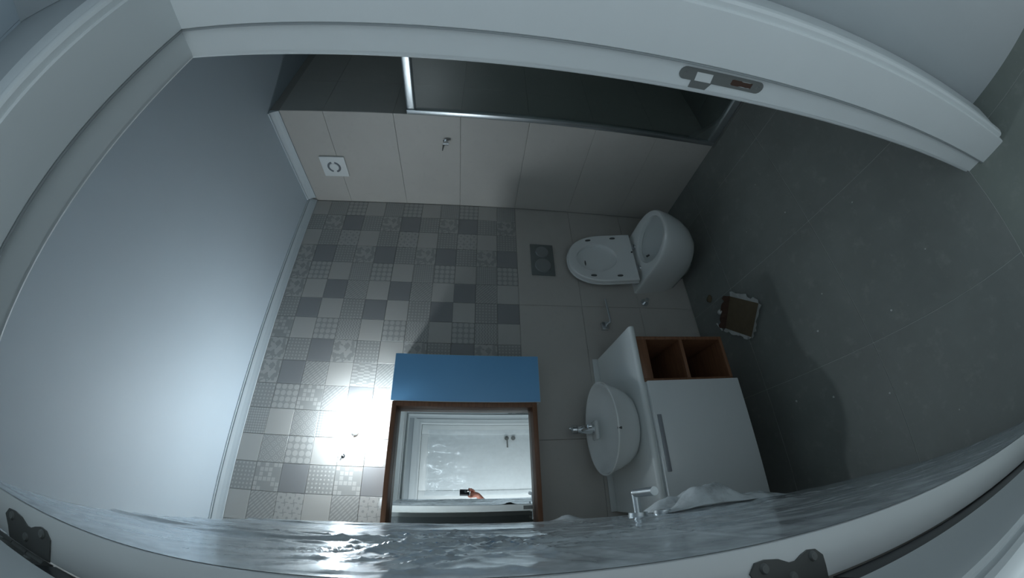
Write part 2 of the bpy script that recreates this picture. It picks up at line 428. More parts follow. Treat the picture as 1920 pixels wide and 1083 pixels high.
# hall shell
o = box('wall_hall_right', (XH, YH - .1, 0), (XH + .1, YO + .011, HC), hall_paint); tag(o, 'plain hall wall just right of the bathroom door casing', 'wall', kind='structure')
bm = bmesh.new(); bx(bm, (XHL - .1, YH - .1, 0), (XHL, YH + .09, HC)); bx(bm, (XHL - .1, -.24, 0), (XHL, YO, HC)); bx(bm, (XHL - .1, YH + .09, 2.12), (XHL, -.24, HC))
o = frombm('wall_hall_left', bm, hall_paint); tag(o, 'plain hall wall on the far left of the hall', 'wall', kind='structure')
bm = bmesh.new(); bx(bm, (XHL, YH - .12, 0), (0.0, YH, HC)); bx(bm, (.86, YH - .12, 0), (XH, YH, HC)); bx(bm, (0.0, YH - .12, 2.04), (.86, YH, HC))
o = frombm('wall_hall_opposite', bm, hall_paint); tag(o, 'hall wall around the opposite door, seen in the mirror', 'wall', kind='structure')
o = box('ceiling_hall', (XHL - .1, YH - .1, HC), (XH + .1, -.151, HC + .08), white_ceiling); tag(o, 'white ceiling of the hall', 'ceiling', kind='structure')

# ------------------------------------------------------------------ bathroom door frame
fr = empty('trim_4', (0, 0, 0), 'white lacquered bathroom door frame with stop, casing and metal strike plate', 'door frame', kind='structure')
ST = -.0495; LN = .012
# jamb profiles in x,y (right then mirrored left)
def jamb(sx):
    X = (lambda d: W - d) if sx > 0 else (lambda d: d)
    prof = [(X(0), -.0005), (X(-.004), 0), (X(-.030), 0), (X(-.030), YO), (X(LN - .003), YO), (X(LN), YO + .003), (X(LN), ST - .006), (X(LN - .002), ST - .004), (X(0), ST - .004)]
    bm = bmesh.new(); prism(bm, prof, 'z', 0, HD + .03); return bm
frombm('jamb', jamb(1), frame_white, fr); frombm('jamb', jamb(-1), frame_white, fr)
prof = [(-.0005, HD), (0, HD + .004), (0, HD + .030), (YO, HD + .030), (YO, HD - LN + .003), (YO + .003, HD - LN), (ST - .006, HD - LN), (ST - .004, HD - LN + .002), (ST - .004, HD)]
bm = bmesh.new(); prism(bm, prof, 'x', .0, W); frombm('head', bm, frame_white, fr)
# gasket lying in the stop corner
for nm, a, b in (('gasket', (W - LN + .0005, ST - .004, .0), (W - .0005, ST + .001, HD - .001)),):
    box(nm, a, b, gasket_grey, fr, .002)
for z0, z1 in ((0, .268), (.372, 1.182), (1.284, 1.844), (1.946, HD - .001)):  # seal strips widened over the rebate to put shade into the door gap
    box('gasket', (.0004, ST - .004, z0), (.0038, -.004, z1), black_plastic, fr, .001)['label'] = 'black seal on the hinge side, widened to darken the door gap'
box('gasket', (LN, ST - .004, HD - LN + .0005), (W - LN, ST + .001, HD - .0005), gasket_grey, fr, .002)
# casings: rounded flat boards around the opening (hall side and room side)
def casing(bm, axis, lo, hi, p0, sgn, y, yo, width=.10):
    """width board from p0 outward (sgn), y = wall side, yo = outer side"""
    o = yo - y; q = []
    prof = [(0, 0), (0, .55), (.004, .85), (.012, 1.0), (.024, .98), (.034, .78), (.040, .74), (width - .012, .62), (width - .003, .5), (width, .3), (width, 0)]
    pts = [(p0 + sgn * a, y + o * b) for a, b in prof]
    if axis == 'z': rings_mesh(bm, [[(a, b, lo[i]) for i, (a, b) in enumerate(pts)] if isinstance(lo, list) else [(a, b, lo) for a, b in pts], [(a, b, hi + sgn2 * 0) for a, b in pts]] )
    return bm
def casing_z(x0, sgn, z0, z1, y, yo, width):
    prof = [(0, 0), (0, .55), (.004, .85), (.012, 1.0), (.024, .98), (.034, .72), (.040, .70), (width - .012, .62), (width - .003, .5), (width, .3), (width, 0)]
    o = yo - y; bm = bmesh.new()
    rings_mesh(bm, [[(x0 + sgn * a, y + o * b, z0) for a, b in prof], [(x0 + sgn * a, y + o * b, z1 + a) for a, b in prof]]); return bm
def casing_x(z0, x0, x1, y, yo, width):
    prof = [(0, 0), (0, .55), (.004, .85), (.012, 1.0), (.024, .98), (.034, .72), (.040, .70), (width - .012, .62), (width - .003, .5), (width, .3), (width, 0)]
    o = yo - y; bm = bmesh.new()
    rings_mesh(bm, [[(x0 - a, y + o * b, z0 + a) for a, b in prof], [(x1 + a, y + o * b, z0 + a) for a, b in prof]]); return bm
cx1 = W - LN + .006; cz1 = HD - LN + .006
frombm('casing', casing_z(cx1, 1, .028, cz1, YO, YO - .018, .130), frame_white, fr, True, .5)
frombm('casing', casing_z(LN - .006, -1, 0, cz1, YO, YO - .018, .130), frame_white, fr, True, .5)
frombm('casing', casing_x(cz1, LN - .006, cx1, YO, YO - .018, .130), frame_white, fr, True, .5)
frombm('casing', casing_z(W + .006, 1, 0, HD + .006, 0, .014, .08), frame_white, fr, True, .5)
frombm('casing', casing_z(-.012, -1, 0, HD + .006, 0, .014, .08), frame_white, fr, True, .5)
frombm('casing', casing_x(HD + .006, -.012, W + .006, 0, .014, .08), frame_white, fr, True, .5)

# strike plate on the right rebate face (x = W), long rounded plate with a lip
def yz_plate(polys_outer, holes, x, th):
    """flat plate in the y-z plane with holes, by grid cutting"""
    bm = bmesh.new(); vs = [bm.verts.new((x, p[0], p[1])) for p in polys_outer]
    geom = [bm.edges.new((vs[i], vs[(i + 1) % len(vs)])) for i in range(len(vs))]
    for h in holes:
        hv = [bm.verts.new((x, p[0], p[1])) for p in h]; geom += [bm.edges.new((hv[i], hv[(i + 1) % len(hv)])) for i in range(len(hv))]
    bmesh.ops.triangle_fill(bm, edges=geom, use_beauty=True)
    r = bmesh.ops.extrude_face_region(bm, geom=list(bm.faces))
    for e in r['geom']:
        if isinstance(e, bmesh.types.BMVert): e.co.x -= th
    return bm
zc0, zc1 = .922, 1.118; yc, hw = -.0285, .0125
out = []
for i in range(9): a = -PI / 2 + PI * 1.0 * (i / 8) - PI / 2; out.append((yc + hw * math.cos(a + PI / 2 - PI / 2), zc0 + .012 + hw * math.sin(a) * 1.0)) if False else None
out = [(yc - hw * math.cos(PI * i / 8), zc0 + hw - hw * math.sin(PI * i / 8)) for i in range(9)]      # lower end, from -y to +y
out += [(yc + hw, 1.040), (-.0012, 1.048), (-.0012, 1.086), (yc + hw, 1.086)]
out += [(yc + hw * math.cos(PI * i / 8), zc1 - hw + hw * math.sin(PI * i / 8)) for i in range(9)]
latch = [(-.0345, 1.045), (-.0165, 1.043), (-.0165, 1.080), (-.0345, 1.082)]
bolt = [(-.0345, .950), (-.0220, .950), (-.0220, 1.000), (-.0345, 1.000)]
sp_ = frombm('strike_plate', yz_plate(out, [latch, bolt], W - .0003, .0014), steel, fr)
sp_['label'] = 'dull metal strike plate with a latch opening and a ragged bolt opening'
box('latch_pocket', (W - .0012, -.0345, 1.043), (W + .0002, -.0165, 1.082), white_plastic, sp_)
bm = bmesh.new()
rr = random.Random(4); ov = [(-.0345, .950)] + [(-.0345 + .012 + rr.uniform(-.0012, .001), .950 + .05 * i / 9) for i in range(10)] + [(-.0345 + rr.uniform(0, .002), 1.0 - .05 * i / 9) for i in range(9)]
prism(bm, ov, 'x', W - .0011, W - .0002); b_ = frombm('bolt_pocket', bm, dark_board, sp_); b_['label'] = 'ragged brown bolt hole cut in the frame'
for z in (.934, 1.106):
    bm = bmesh.new(); cyl(bm, (W - .0030, yc, z), (W - .0010, yc, z), .0028, .0042, 14); frombm('screw', bm, steel, sp_, True, .5)

# ------------------------------------------------------------------ the opened bathroom door
P0 = Vector((.045, -.0037, 0)); P1 = Vector((.0196, .7862, 0)); DT = (P1 - P0).normalized(); DN = Vector((DT.y, -DT.x, 0))
DL = (P1 - P0).length
def DP(s, off, z): return P0 + DT * s + DN * off + Vector((0, 0, z))
DM = Matrix(((DT.x, DN.x, 0, P0.x), (DT.y, DN.y, 0, P0.y), (0, 0, 1, 0), (0, 0, 0, 1)))   # local: x along door, y out of hall face, z up
door = empty('door_1', (0, 0, 0), 'white lacquered bathroom door standing open on the left', 'door', kind='structure')
door.matrix_world = DM
bm = bmesh.new(); bx(bm, (0, -.040, .008), (DL, 0, HD - .006), .0015, 2); frombm('door_leaf', bm, door_white, door, True, .5)
# hinges: leaf on door edge (local x = 0 face), knuckles, leaf on the jamb rebate
def hinge(zc):
    h = .042
    bm = bmesh.new()
    # wavy outline in local y (across the door edge, -0.040..0) and z
    pts = [(-.0405, zc - h), (-.030, zc - h), (-.020, zc - h * .98), (-.0135, zc - h * .80), (-.0125, zc - h * .60), (-.0150, zc - h * .40), (-.0185, zc - h * .22), (-.0185, zc - h * .05), (-.0135, zc + h * .22), (-.0115, zc + h * .55), (-.0125, zc + h * .80), (-.020, zc + h * .96), (-.030, zc + h * .80), (-.0405, zc + h * .70)]
    bm.faces.new([bm.verts.new((-.0022, a, b)) for a, b in pts]); r = bmesh.ops.extrude_face_region(bm, geom=list(bm.faces))
    for e in r['geom']:
        if isinstance(e, bmesh.types.BMVert): e.co.x += .0022
    hp = frombm('hinge', bm, dark_steel, door)
    bm = bmesh.new()
    for k in range(3): cyl(bm, (-.006, -.0455, zc - h + k * (2 * h / 3) + .0006), (-.006, -.0455, zc - h + (k + 1) * (2 * h / 3) - .0006), .0058, n=18)
    frombm('hinge_knuckle', bm, dark_steel, hp, True, .5)
    for a, b in ((-.0185, zc - h * .68), (-.0300, zc - h * .05), (-.0180, zc + h * .62)):
        bm = bmesh.new(); cyl(bm, (-.0024, a, b), (-.0048, a, b), .0046, .0034, 14); cyl(bm, (-.0046, a, b), (-.0050, a, b), .0016, .0016, 6); frombm('screw', bm, steel, hp, True, .5)
for z in (1.894, 1.232, .57 - .25): hinge(z)
def jamb_leaf(zc):
    h = .042; bm = bmesh.new()
    pts = [(-.001, zc - h), (-.018, zc - h * .98), (-.030, zc - h * .75), (-.031, zc - h * .5), (-.024, zc - h * .15), (-.030, zc + h * .4), (-.031, zc + h * .7), (-.018, zc + h * .95), (-.001, zc + h)]
    prism(bm, pts, 'x', .0003, .0022); q = frombm('hinge_leaf', bm, dark_steel, fr)
    for a, b in ((-.022, zc + h * .6), (-.022, zc - h * .6)):
        bm = bmesh.new(); cyl(bm, (.0021, a, b), (.0036, a, b), .0045, .003, 14); frombm('screw', bm, steel, q, True, .5)
for z in (1.894, 1.232, .32): jamb_leaf(z)
# lever handle set (hall side and room side)
def lever(parent, s, z, side, mat):
    y = lambda o: (o if side > 0 else -.040 - o)
    h = empty('lever_handle', (0, 0, 0), None, None); h.parent = parent
    bm = bmesh.new(); cyl(bm, (s, y(0), z), (s, y(.010), z), .026, .0255, 32); frombm('rose', bm, mat, h, True, .5)
    bm = bmesh.new(); cyl(bm, (s, y(.009), z), (s, y(.060), z), .0095, .0105, 24)
    bmesh.ops.create_uvsphere(bm, u_segments=20, v_segments=12, radius=.0108, matrix=Matrix.Translation((s, y(.058), z)))
    cyl(bm, (s, y(.058), z), (s - .118, y(.058), z + .002), .0105, .0105, 24); frombm('lever', bm, mat, h, True, .5)
    return h
lever(door, .700, 1.045, 1, satin); lever(door, .700, 1.045, -1, satin)
for side in (1, -1):
    y = lambda o: (o if side > 0 else -.040 - o)
    bm = bmesh.new(); cyl(bm, (.700, y(0), .972), (.700, y(.010), .972), .026, .0255, 32); ro = frombm('lock_rose', bm, satin, door, True, .5)
    if side > 0:
        bm = bmesh.new(); cyl(bm, (.700, .0095, .972), (.700, .0105, .972), .008, .008, 16); frombm('coin_slot', bm, black_plastic, ro)
    else:
        bm = bmesh.new(); bx(bm, (.694, y(.030), .965), (.706, y(.009), .979), .003); frombm('thumb_turn', bm, satin, ro)
bm = bmesh.new(); bx(bm, (DL - .0002, -.0315, .93), (DL + .0016, -.0085, 1.125), .001); lp = frombm('lock_faceplate', bm, steel, door, True, .5)
bm = bmesh.new(); bx(bm, (DL + .001, -.027, 1.05), (DL + .010, -.014, 1.075), .003); frombm('latch_bolt', bm, steel, lp)

# protective film over the hall face of the door
rng = np.random.RandomState(7)
def film_grid():
    ns, nz = 150, 420; s = np.linspace(.004, DL + .003, ns); z = np.linspace(.03, HD - .03, nz)
    S, Z = np.meshgrid(s, z, indexing='ij')
    H = np.full_like(S, .0016)
    def fold(s0, z0, ang, L, wd, amp, one=False):
        a = (Z - z0) * math.cos(ang) + (S - s0) * math.sin(ang); b = -(Z - z0) * math.sin(ang) + (S - s0) * math.cos(ang)
        b = b + .006 * np.sin(a * 14 + s0 * 40)
        e = np.exp(-(a / L) ** 2) if not one else np.exp(-((a - L * .7) / (L * .7)) ** 2)
        return amp * e / (1 + (b / wd) ** 2) ** 1.5
    for k in range(34):      # long folds pulled along the height near the free edge
        H += fold(rng.uniform(.25, .785), rng.uniform(1.45, 2.0), rng.normal(0, .07), rng.uniform(.12, .34), rng.uniform(.004, .010), rng.uniform(.0015, .0055))
    for k in range(60):      # creases radiating from a bundle half way up
        H += fold(.20 + rng.normal(0, .10), 1.47 + rng.normal(0, .05), rng.uniform(-1.5, 1.5) + (PI if rng.rand() < .4 else 0), rng.uniform(.05, .26), rng.uniform(.0025, .006), rng.uniform(.0015, .0050), True)
    for k in range(34):
        H += fold(rng.uniform(.05, .78), rng.uniform(.1, 1.35), rng.normal(0, .22), rng.uniform(.06, .30), rng.uniform(.003, .009), rng.uniform(.0006, .0030))
    H += .0028 / (1 + ((Z - 1.215 - .02 * S) / .0022) ** 2) ** 1.5                       # raised overlap crease
    H += .030 * np.exp(-((S - .79) / .035) ** 2) * np.exp(-((Z - 1.215) / .030) ** 2)   # small lifted tent at the free edge
    hump = np.exp(-((S - .60) / .16) ** 2) * np.exp(-((Z - .77) / .12) ** 2)
    N = np.array([[noise.turbulence(Vector((a * 9, b * 6, 3.3)), 3, False, noise_basis='BLENDER') for b in z] for a in s])
    H += hump * (.004 + .008 * N) + 0.0018 * N * (np.exp(-((Z - 1.0) / .45) ** 2) + .4)
    ramp_ = np.clip((S - .004) / .03, 0, 1); ramp_ = ramp_ * ramp_ * (3 - 2 * ramp_)
    H = .0006 + H * ramp_ * (1 - .45 * np.clip((S - .66) / .1, 0, 1)) * .8
    H = np.maximum(H, .0006)
    # lift around the handle
    verts = [tuple(DP(S[i, j], H[i, j], Z[i, j])) for i in range(ns) for j in range(nz)]
    hole = lambda i, j: (abs(S[i, j] - .700) < .030 and (abs(Z[i, j] - 1.045) < .030 or abs(Z[i, j] - .972) < .030))
    faces = [(i * nz + j, (i + 1) * nz + j, (i + 1) * nz + j + 1, i * nz + j + 1) for i in range(ns - 1) for j in range(nz - 1) if not hole(i, j)]
    me = bpy.data.meshes.new('plastic_film'); me.from_pydata(verts, [], faces); me.update()
    return me
film = link('plastic_film', film_grid(), film_m, smooth=True)
tag(film, 'clear wrinkled plastic film wrapped over the open bathroom door', 'plastic film')
def clump():
    bm = bmesh.new(); nu, nv = 70, 60; V = []
    for i in range(nu):
        row = []
        for j in range(nv):
            u = i / (nu - 1); v = j / (nv - 1)
            z = .985 - .40 * u; s = DL - .16 + .175 * v
            n = noise.turbulence(Vector((u * 2.6, v * 1.6, 1.7)), 3, False); n2 = noise.noise(Vector((u * 5, v * 5, 8)))
            env = min(1, 5 * u, 2.2 * (1 - u)) ** .7 * (1 - (2 * v - 1) ** 4 * .8)
            off = .004 + env * (.036 + .036 * n + .012 * n2)
            row.append(bm.verts.new(DP(s + .012 * n2, off, z + .012 * n2)))
        V.append(row)
    for i in range(nu - 1):
        for j in range(nv - 1): bm.faces.new((V[i][j], V[i + 1][j], V[i + 1][j + 1], V[i][j + 1]))
    return bm
bp = frombm('bunched_film', clump(), film_thick, film, True); bp['label'] = 'milky bunched plastic standing out near the free edge'

# ------------------------------------------------------------------ bulb on its wire
bl = empty('bare_bulb', BULB, 'bare lit bulb on a short wire above the mirror cabinet', 'light bulb')
BAX = Vector((-.30, .93, .22)).normalized()       # from the globe back to the holder on the wall
bm = bmesh.new()
BQ = BAX.to_track_quat('Z', 'Y')
def bring(r, h, n=24): return [BQ @ Vector((r * math.cos(2 * PI * i / n), r * math.sin(2 * PI * i / n), h)) for i in range(n)]
rings_mesh(bm, [bring(r, h) for r, h in ((.006, -.0295), (.015, -.026), (.023, -.019), (.028, -.010), (.030, 0), (.0285, .011), (.024, .021), (.018, .031), (.0135, .038))]); frombm('glass_globe', bm, bulb_m, bl, True, 1.0)
bm = bmesh.new(); rings_mesh(bm, [bring(r, h) for r, h in ((.0137, .0382), (.0125, .050), (.0125, .062))]); frombm('bulb_cap', bm, white_plastic, bl, True, .8)
bm = bmesh.new(); rings_mesh(bm, [bring(r, h) for r, h in ((.017, .056), (.0185, .060), (.0185, .088), (.014, .094))]); frombm('lamp_holder', bm, white_plastic, bl, True, .8)
ax = BAX
hole_w = Vector((.258, D, 2.105)) - BULB
bm = bmesh.new(); p = [ax * .090, ax * .096, hole_w + Vector((.004, -.014, .002)), hole_w + Vector((0, -.001, 0))]
tube(bm, p, .0024, 8); frombm('wire', bm, white_plastic, bl, True, .8)
bm = bmesh.new(); cyl(bm, hole_w + Vector((0, -.002, 0)), hole_w + Vector((0, -.0005, 0)), .009, .009, 16); frombm('wire_outlet', bm, black_plastic, bl)

# ------------------------------------------------------------------ mirror cabinet
YF = 1.443; MZ0, MZ1 = 1.155, 1.862
mc = empty('mirror_cabinet', (.24, D, MZ0), 'wall cabinet with wood-framed mirror and blue film on its side door', 'cabinet')
O = (.24, D, MZ0); ML = -.06
TW = .022
box('side_panel', (ML, YF, MZ0), (ML + TW, D - .001, MZ1), wood_m, mc, .001, O)
box('side_panel', (.508 - TW, YF, MZ0 + TW), (.508, D - .001, MZ1 - TW), wood_m, mc, .001, O)
box('top_panel', (ML + TW, YF, MZ1 - TW), (.508, D - .001, MZ1), wood_m, mc, .001, O)
box('bottom_panel', (ML + TW, YF, MZ0), (.508, D - .001, MZ0 + TW), wood_m, mc, .001, O)
box('back_panel', (ML + TW, YF + .074, MZ0 + TW), (.508 - TW, YF + .080, MZ1 - TW), wood_m, mc, 0, O)
mi = box('mirror', (ML + TW + .001, YF + .070, MZ0 + TW + .001), (.508 - TW - .001, YF + .0735, MZ1 - TW - .001), mirror_m, mc, 0, O)
box('cupboard_box', (.5095, YF + .019, MZ0 - .018), (.752, D - .001, MZ1 + .008), lacquer, mc, .001, O)
b_ = box('cupboard_door', (.5095, YF, MZ0 - .020), (.754, YF + .0175, MZ1 + .010), lacquer, mc, .0015, O)
f_ = box('blue_film', (.5115, YF - .0009, MZ0 - .0185), (.7525, YF - .0001, MZ1 + .0085), blue_film, b_, .0003, O)
f_.parent = b_; f_['label'] = 'blue protective film on the cupboard door'
o = box('junction_block', (.026, D - .030, 1.868), (.071, D - .0005, 1.897), white_plastic, None, .002); tag(o, 'small white block on the wall above the mirror cabinet', 'bracket')

# ------------------------------------------------------------------ vanity
CY = 1.130
va = empty('vanity_cabinet', (.37, D, .24), 'wall-hung white vanity with wooden open cubbies on its right', 'cabinet')
O = (.37, D, .24); x0, x1 = .517, .737; zb, zt = .247, .721
box('cubby_side', (x1 - .016, CY, zb), (x1, D - .001, zt), wood_m, va, .001, O)
box('cubby_side', (x0, CY + .001, zb), (x0 + .014, D - .001, zt), wood_m, va, .001, O)
box('cubby_top', (x0 + .014, CY, .673), (x1 - .016, D - .001, zt), wood_m, va, .001, O)
box('cubby_bottom', (x0 + .014, CY, zb), (x1 - .016, D - .001, zb + .016), wood_m, va, .001, O)
box('divider', (x0 + .014, CY + .001, .478), (x1 - .016, D - .001, .496), wood_m, va, .001, O)
box('cubby_back', (x0 + .014, D - .012, zb + .016), (x1 - .016, D - .001, .673), wood_m, va, 0, O)
box('drawer_carcass', (-.015, CY + .002, zb), (x0 - .001, D - .001, zt), lacquer, va, .001, O)
dr = box('drawer_front', (-.012, CY - .020, .240), (x0 - .001, CY + .001, .717), lacquer, va, .002, O)
h_ = box('handle', (.137, CY - .0255, .686), (.367, CY - .0195, .705), handle_grey, dr, .002, O)

ct = empty('countertop', (.38, D, .722), 'white vanity countertop with rounded front and low upstand', 'countertop')
O = (.38, D, .722)
bm = bmesh.new(); yf = 1.122
prof = [(D - .001, .722), (yf + .012, .722), (yf + .005, .724), (yf + .001, .730), (yf, .736), (yf + .002, .743), (yf + .008, .748), (yf + .017, .750), (D - .001, .750)]
rings_mesh(bm, [[(-.02 - O[0], a - O[1], b - O[2]) for a, b in prof], [(.786 - O[0], a - O[1], b - O[2]) for a, b in prof]])
frombm('slab', bm, stone, ct, True, .7)
box('upstand', (-.02, D - .011, .7502), (.789, D - .0005, .783), stone, ct, .003, O)

# round vessel basin
BC = Vector((.358, 1.325, .7503))
ba = empty('wash_basin', BC, 'round white ceramic vessel basin on the countertop', 'basin')
bm = bmesh.new(); N = 64
prof = [(.120, 0), (.140, .002), (.158, .014), (.178, .045), (.195, .085), (.206, .115), (.212, .128), (.2135, .1325), (.2115, .135), (.2085, .1335), (.204, .126), (.192, .095), (.172, .062), (.140, .036), (.100, .022), (.050, .016), (.026, .014)]
rings_mesh(bm, [[(r * math.cos(2 * PI * i / N), r * math.sin(2 * PI * i / N), z) for i in range(N)] for r, z in prof])
bmesh.ops.subdivide_edges(bm, edges=[], cuts=0)
frombm('bowl', bm, ceramic, ba, True, 1.2)
bm = bmesh.new(); cyl(bm, (0, 0, .0135), (0, 0, .018), .024, .022, 28); cyl(bm, (0, 0, .018), (0, 0, .021), .015, .013, 24); frombm('drain', bm, chrome, ba, True, .5)
a_ = math.radians(-100); bm = bmesh.new(); cyl(bm, (.2045 * math.cos(a_), .2045 * math.sin(a_), .120), (.209 * math.cos(a_), .209 * math.sin(a_), .1342), .007, .005, 14); frombm('overflow', bm, rubber_grey, ba)

bm = bmesh.new(); bx(bm, (-.036, .128, .092), (.060, .2005, .1105), .008, 3); frombm('tap_ledge', bm, ceramic, ba, True, .8)
# basin mixer standing on the ledge at the back of the basin
TP = Vector((.376, 1.4915, .8612))
tp = empty('basin_mixer', TP, 'chrome basin mixer tap at the back of the round basin', 'tap')
bm = bmesh.new(); cyl(bm, (0, 0, 0), (0, 0, .005), .026, .0255, 28); cyl(bm, (0, 0, .005), (0, 0, .088), .0225, .0225, 28); frombm('body', bm, chrome, tp, True, .5)
bm = bmesh.new(); tube(bm, [Vector((0, -.01, .062)), Vector((0, -.075, .060)), Vector((0, -.095, .054))], .012, 18); cyl(bm, (0, -.092, .056), (0, -.095, .040), .0115, .011, 18); frombm('spout', bm, chrome, tp, True, .6)
bm = bmesh.new(); cyl(bm, (0, 0, .090), (0, 0, .112), .0225, .0215, 28); cyl(bm, (0, 0, .108), (.0, -.050, .136), .008, .0075, 14); bmesh.ops.create_uvsphere(bm, u_segments=14, v_segments=8, radius=.0078, matrix=Matrix.Translation((0, -.050, .136))); frombm('lever', bm, chrome, tp, True, .5)

# ------------------------------------------------------------------ toilet
TX = 1.447; RZ = .412; LT = .530
to = empty('toilet', (TX, D, .09), 'white wall-hung toilet with seat and lid raised', 'toilet')
O = Vector((TX, D, .09))
def dring(w, L, z, n=64, back=0.0, p=2.35):
    """D-shaped outline, back against the wall, superelliptic front"""
    pts = []; yb = D - back; s = max(.02, L * .42)           # straight side length
    for i in range(n):
        t = i / n
        a = 2 * PI * t                                       # a=0 -> +x ; a=-pi/2 -> front
        c, sn = math.cos(a), math.sin(a)
        if sn <= 0:                                          # front half
            x = w * math.copysign(abs(c) ** (2 / p), c); y = D - s - (L - s) * abs(sn) ** (2 / p)
        else:
            k = sn; m = max(abs(c), abs(sn)); x = w * c / m; y = D - s + (s - back) * sn / m
        pts.append(Vector((TX + x, y, z)) - O)
    return pts
def ering(a, b, yc, z, n=64):
    return [Vector((TX + a * math.cos(2 * PI * i / n), yc + b * math.sin(2 * PI * i / n), z)) - O for i in range(n)]
bm = bmesh.new(); yc_ = D - .335
rings = [dring(.118, .30, .090, p=2.0), dring(.132, .335, .096, p=2.0), dring(.150, .385, .130, p=2.0), dring(.168, .440, .190, p=2.05), dring(.182, .492, .270, p=2.1), dring(.191, .522, .350, p=2.2), dring(.194, LT, .395, p=2.25), dring(.1935, LT - .001, .405, p=2.25), dring(.190, LT - .005, RZ, p=2.25),
         ering(.142, .175, yc_, RZ), ering(.135, .167, yc_, RZ - .004), ering(.133, .165, yc_, RZ - .03), ering(.150, .180, yc_, RZ - .042), ering(.138, .166, yc_, .32), ering(.105, .125, yc_ + .01, .25), ering(.07, .085, yc_ + .02, .19), ering(.04, .05, yc_ + .03, .165)]
rings_mesh(bm, rings)
frombm('bowl', bm, ceramic, to, True, .9)
bm = bmesh.new(); cyl(bm, Vector((TX - .03, yc_ + .135, .375)) - O, Vector((TX - .03, yc_ + .118, .365)) - O, .007, .006, 14); frombm('bidet_nozzle', bm, rubber_grey, to, True, .5)
# raised seat and lid: local frame, x across, y' up the seat, tilt towards wall
def seat_pt(x, h, t):
    tilt = math.atan2(.075, .47)
    base = Vector((TX, D - .140, RZ + .018))
    return base + Vector((x, 0, 0)) + Vector((0, math.sin(tilt), math.cos(tilt))) * h + Vector((0, -math.cos(tilt), math.sin(tilt))) * t - O
def soutline(w, L, n=48, p=2.3, h0=0.0):
    pts = []; s = L * .42
    for i in range(n):
        a = 2 * PI * i / n; c, sn = math.cos(a), math.sin(a)
        if sn >= 0: pts.append((w * math.copysign(abs(c) ** (2 / p), c), h0 + s + (L - s) * abs(sn) ** (2 / p)))
        else:
            m = max(abs(c), abs(sn)); pts.append((w * c / m, h0 + s + s * sn / m))
    return pts
def eout(a, b, hc, n=48): return [(a * math.cos(2 * PI * i / n) * (1 - .04 * abs(math.sin(4 * PI * i / n))), hc + b * math.sin(2 * PI * i / n)) for i in range(n)]
SL = .452; SW = .187
# lid behind
bm = bmesh.new()
rings_mesh(bm, [[seat_pt(x, h, t) for x, h in soutline(SW * k, SL * q, h0=.004)] for k, q, t in ((.93, .975, -.034), (.985, .995, -.030), (1.0, 1.0, -.022), (.995, .998, -.016), (.97, .985, -.014))])
lid = frombm('lid', bm, seat_plastic, to, True, .7)
bm = bmesh.new()
def shift(o, dh): return [(x, h + dh) for x, h in o]
outer = soutline(SW - .003, SL - .008, h0=.006); outi = soutline(SW - .010, SL - .016, h0=.010)
inn = eout(.112, .135, .258); inn2 = eout(.121, .144, .258)
rg = [[seat_pt(x, h, -.012) for x, h in outer], [seat_pt(x, h, .015) for x, h in outer], [seat_pt(x, h, .021) for x, h in outi], [seat_pt(x, h, .019) for x, h in inn2], [seat_pt(x, h, .016) for x, h in inn], [seat_pt(x, h, -.013) for x, h in inn]]
rings_mesh(bm, rg, False, False)
n = 48; bm.verts.ensure_lookup_table()
for i in range(n): bm.faces.new((bm.verts[i], bm.verts[5 * n + i], bm.verts[5 * n + (i + 1) % n], bm.verts[(i + 1) % n]))
seat = frombm('seat', bm, seat_plastic, to, True, .7)
for x, h, rot in ((-.150, .130, 0), (.150, .130, 0), (-.140, .300, .15), (.140, .300, -.15)):
    bm = bmesh.new(); r = [seat_pt(x + a * math.cos(rot) , h + b + a * math.sin(rot), 0) for a, b in ((0, 0),)][0]
    d0 = seat_pt(0, 1, 0) - seat_pt(0, 0, 0); e = d0.normalized(); nrm = (seat_pt(0, 0, 1) - seat_pt(0, 0, 0)).normalized(); e = (e + Vector((rot * .6, 0, 0))).normalized()
    cen = seat_pt(x, h, .0205)
    ex = nrm.cross(e).normalized(); rgs = []
    for k, t in ((1, -.001), (1, .004), (.8, .0065)):
        ring = []
        for i in range(16):
            a = 2 * PI * i / 16; ring.append(cen + e * (.019 * math.cos(a) * k) + ex * (.0065 * math.copysign(abs(math.sin(a)) ** .7, math.sin(a)) * k) + nrm * t)
        rgs.append(ring)
    rings_mesh(bm, rgs); frombm('bumper', bm, rubber_grey, seat, True, .6)
bm = bmesh.new(); cen = seat_pt(-.02, .335, -.0142); nrm = (seat_pt(0, 0, 1) - seat_pt(0, 0, 0)).normalized(); up = (seat_pt(0, 1, 0) - seat_pt(0, 0, 0)).normalized(); ex = nrm.cross(up)
rings_mesh(bm, [[cen + ex * (.020 * math.cos(2 * PI * i / 16)) + up * (.0045 * math.sin(2 * PI * i / 16)) + nrm * t for i in range(16)] for t in (0, .004)]); frombm('bumper', bm, rubber_grey, lid, True, .6)
for x in (-.085, .085):
    bm = bmesh.new(); b0 = Vector((TX + x, D - .142, RZ)) - O
    cyl(bm, b0 + Vector((0, -.004, -.001)), b0 + Vector((0, -.004, .010)), .017, .015, 22); cyl(bm, b0 + Vector((-.018, 0, .016)), b0 + Vector((.018, 0, .016)), .009, .009, 18); frombm('hinge', bm, satin, to, True, .5)
bm = bmesh.new(); cyl(bm, seat_pt(.03, .018, .018), seat_pt(.03, .018, .024), .006, .006, 12); frombm('button', bm, rubber_grey, seat)

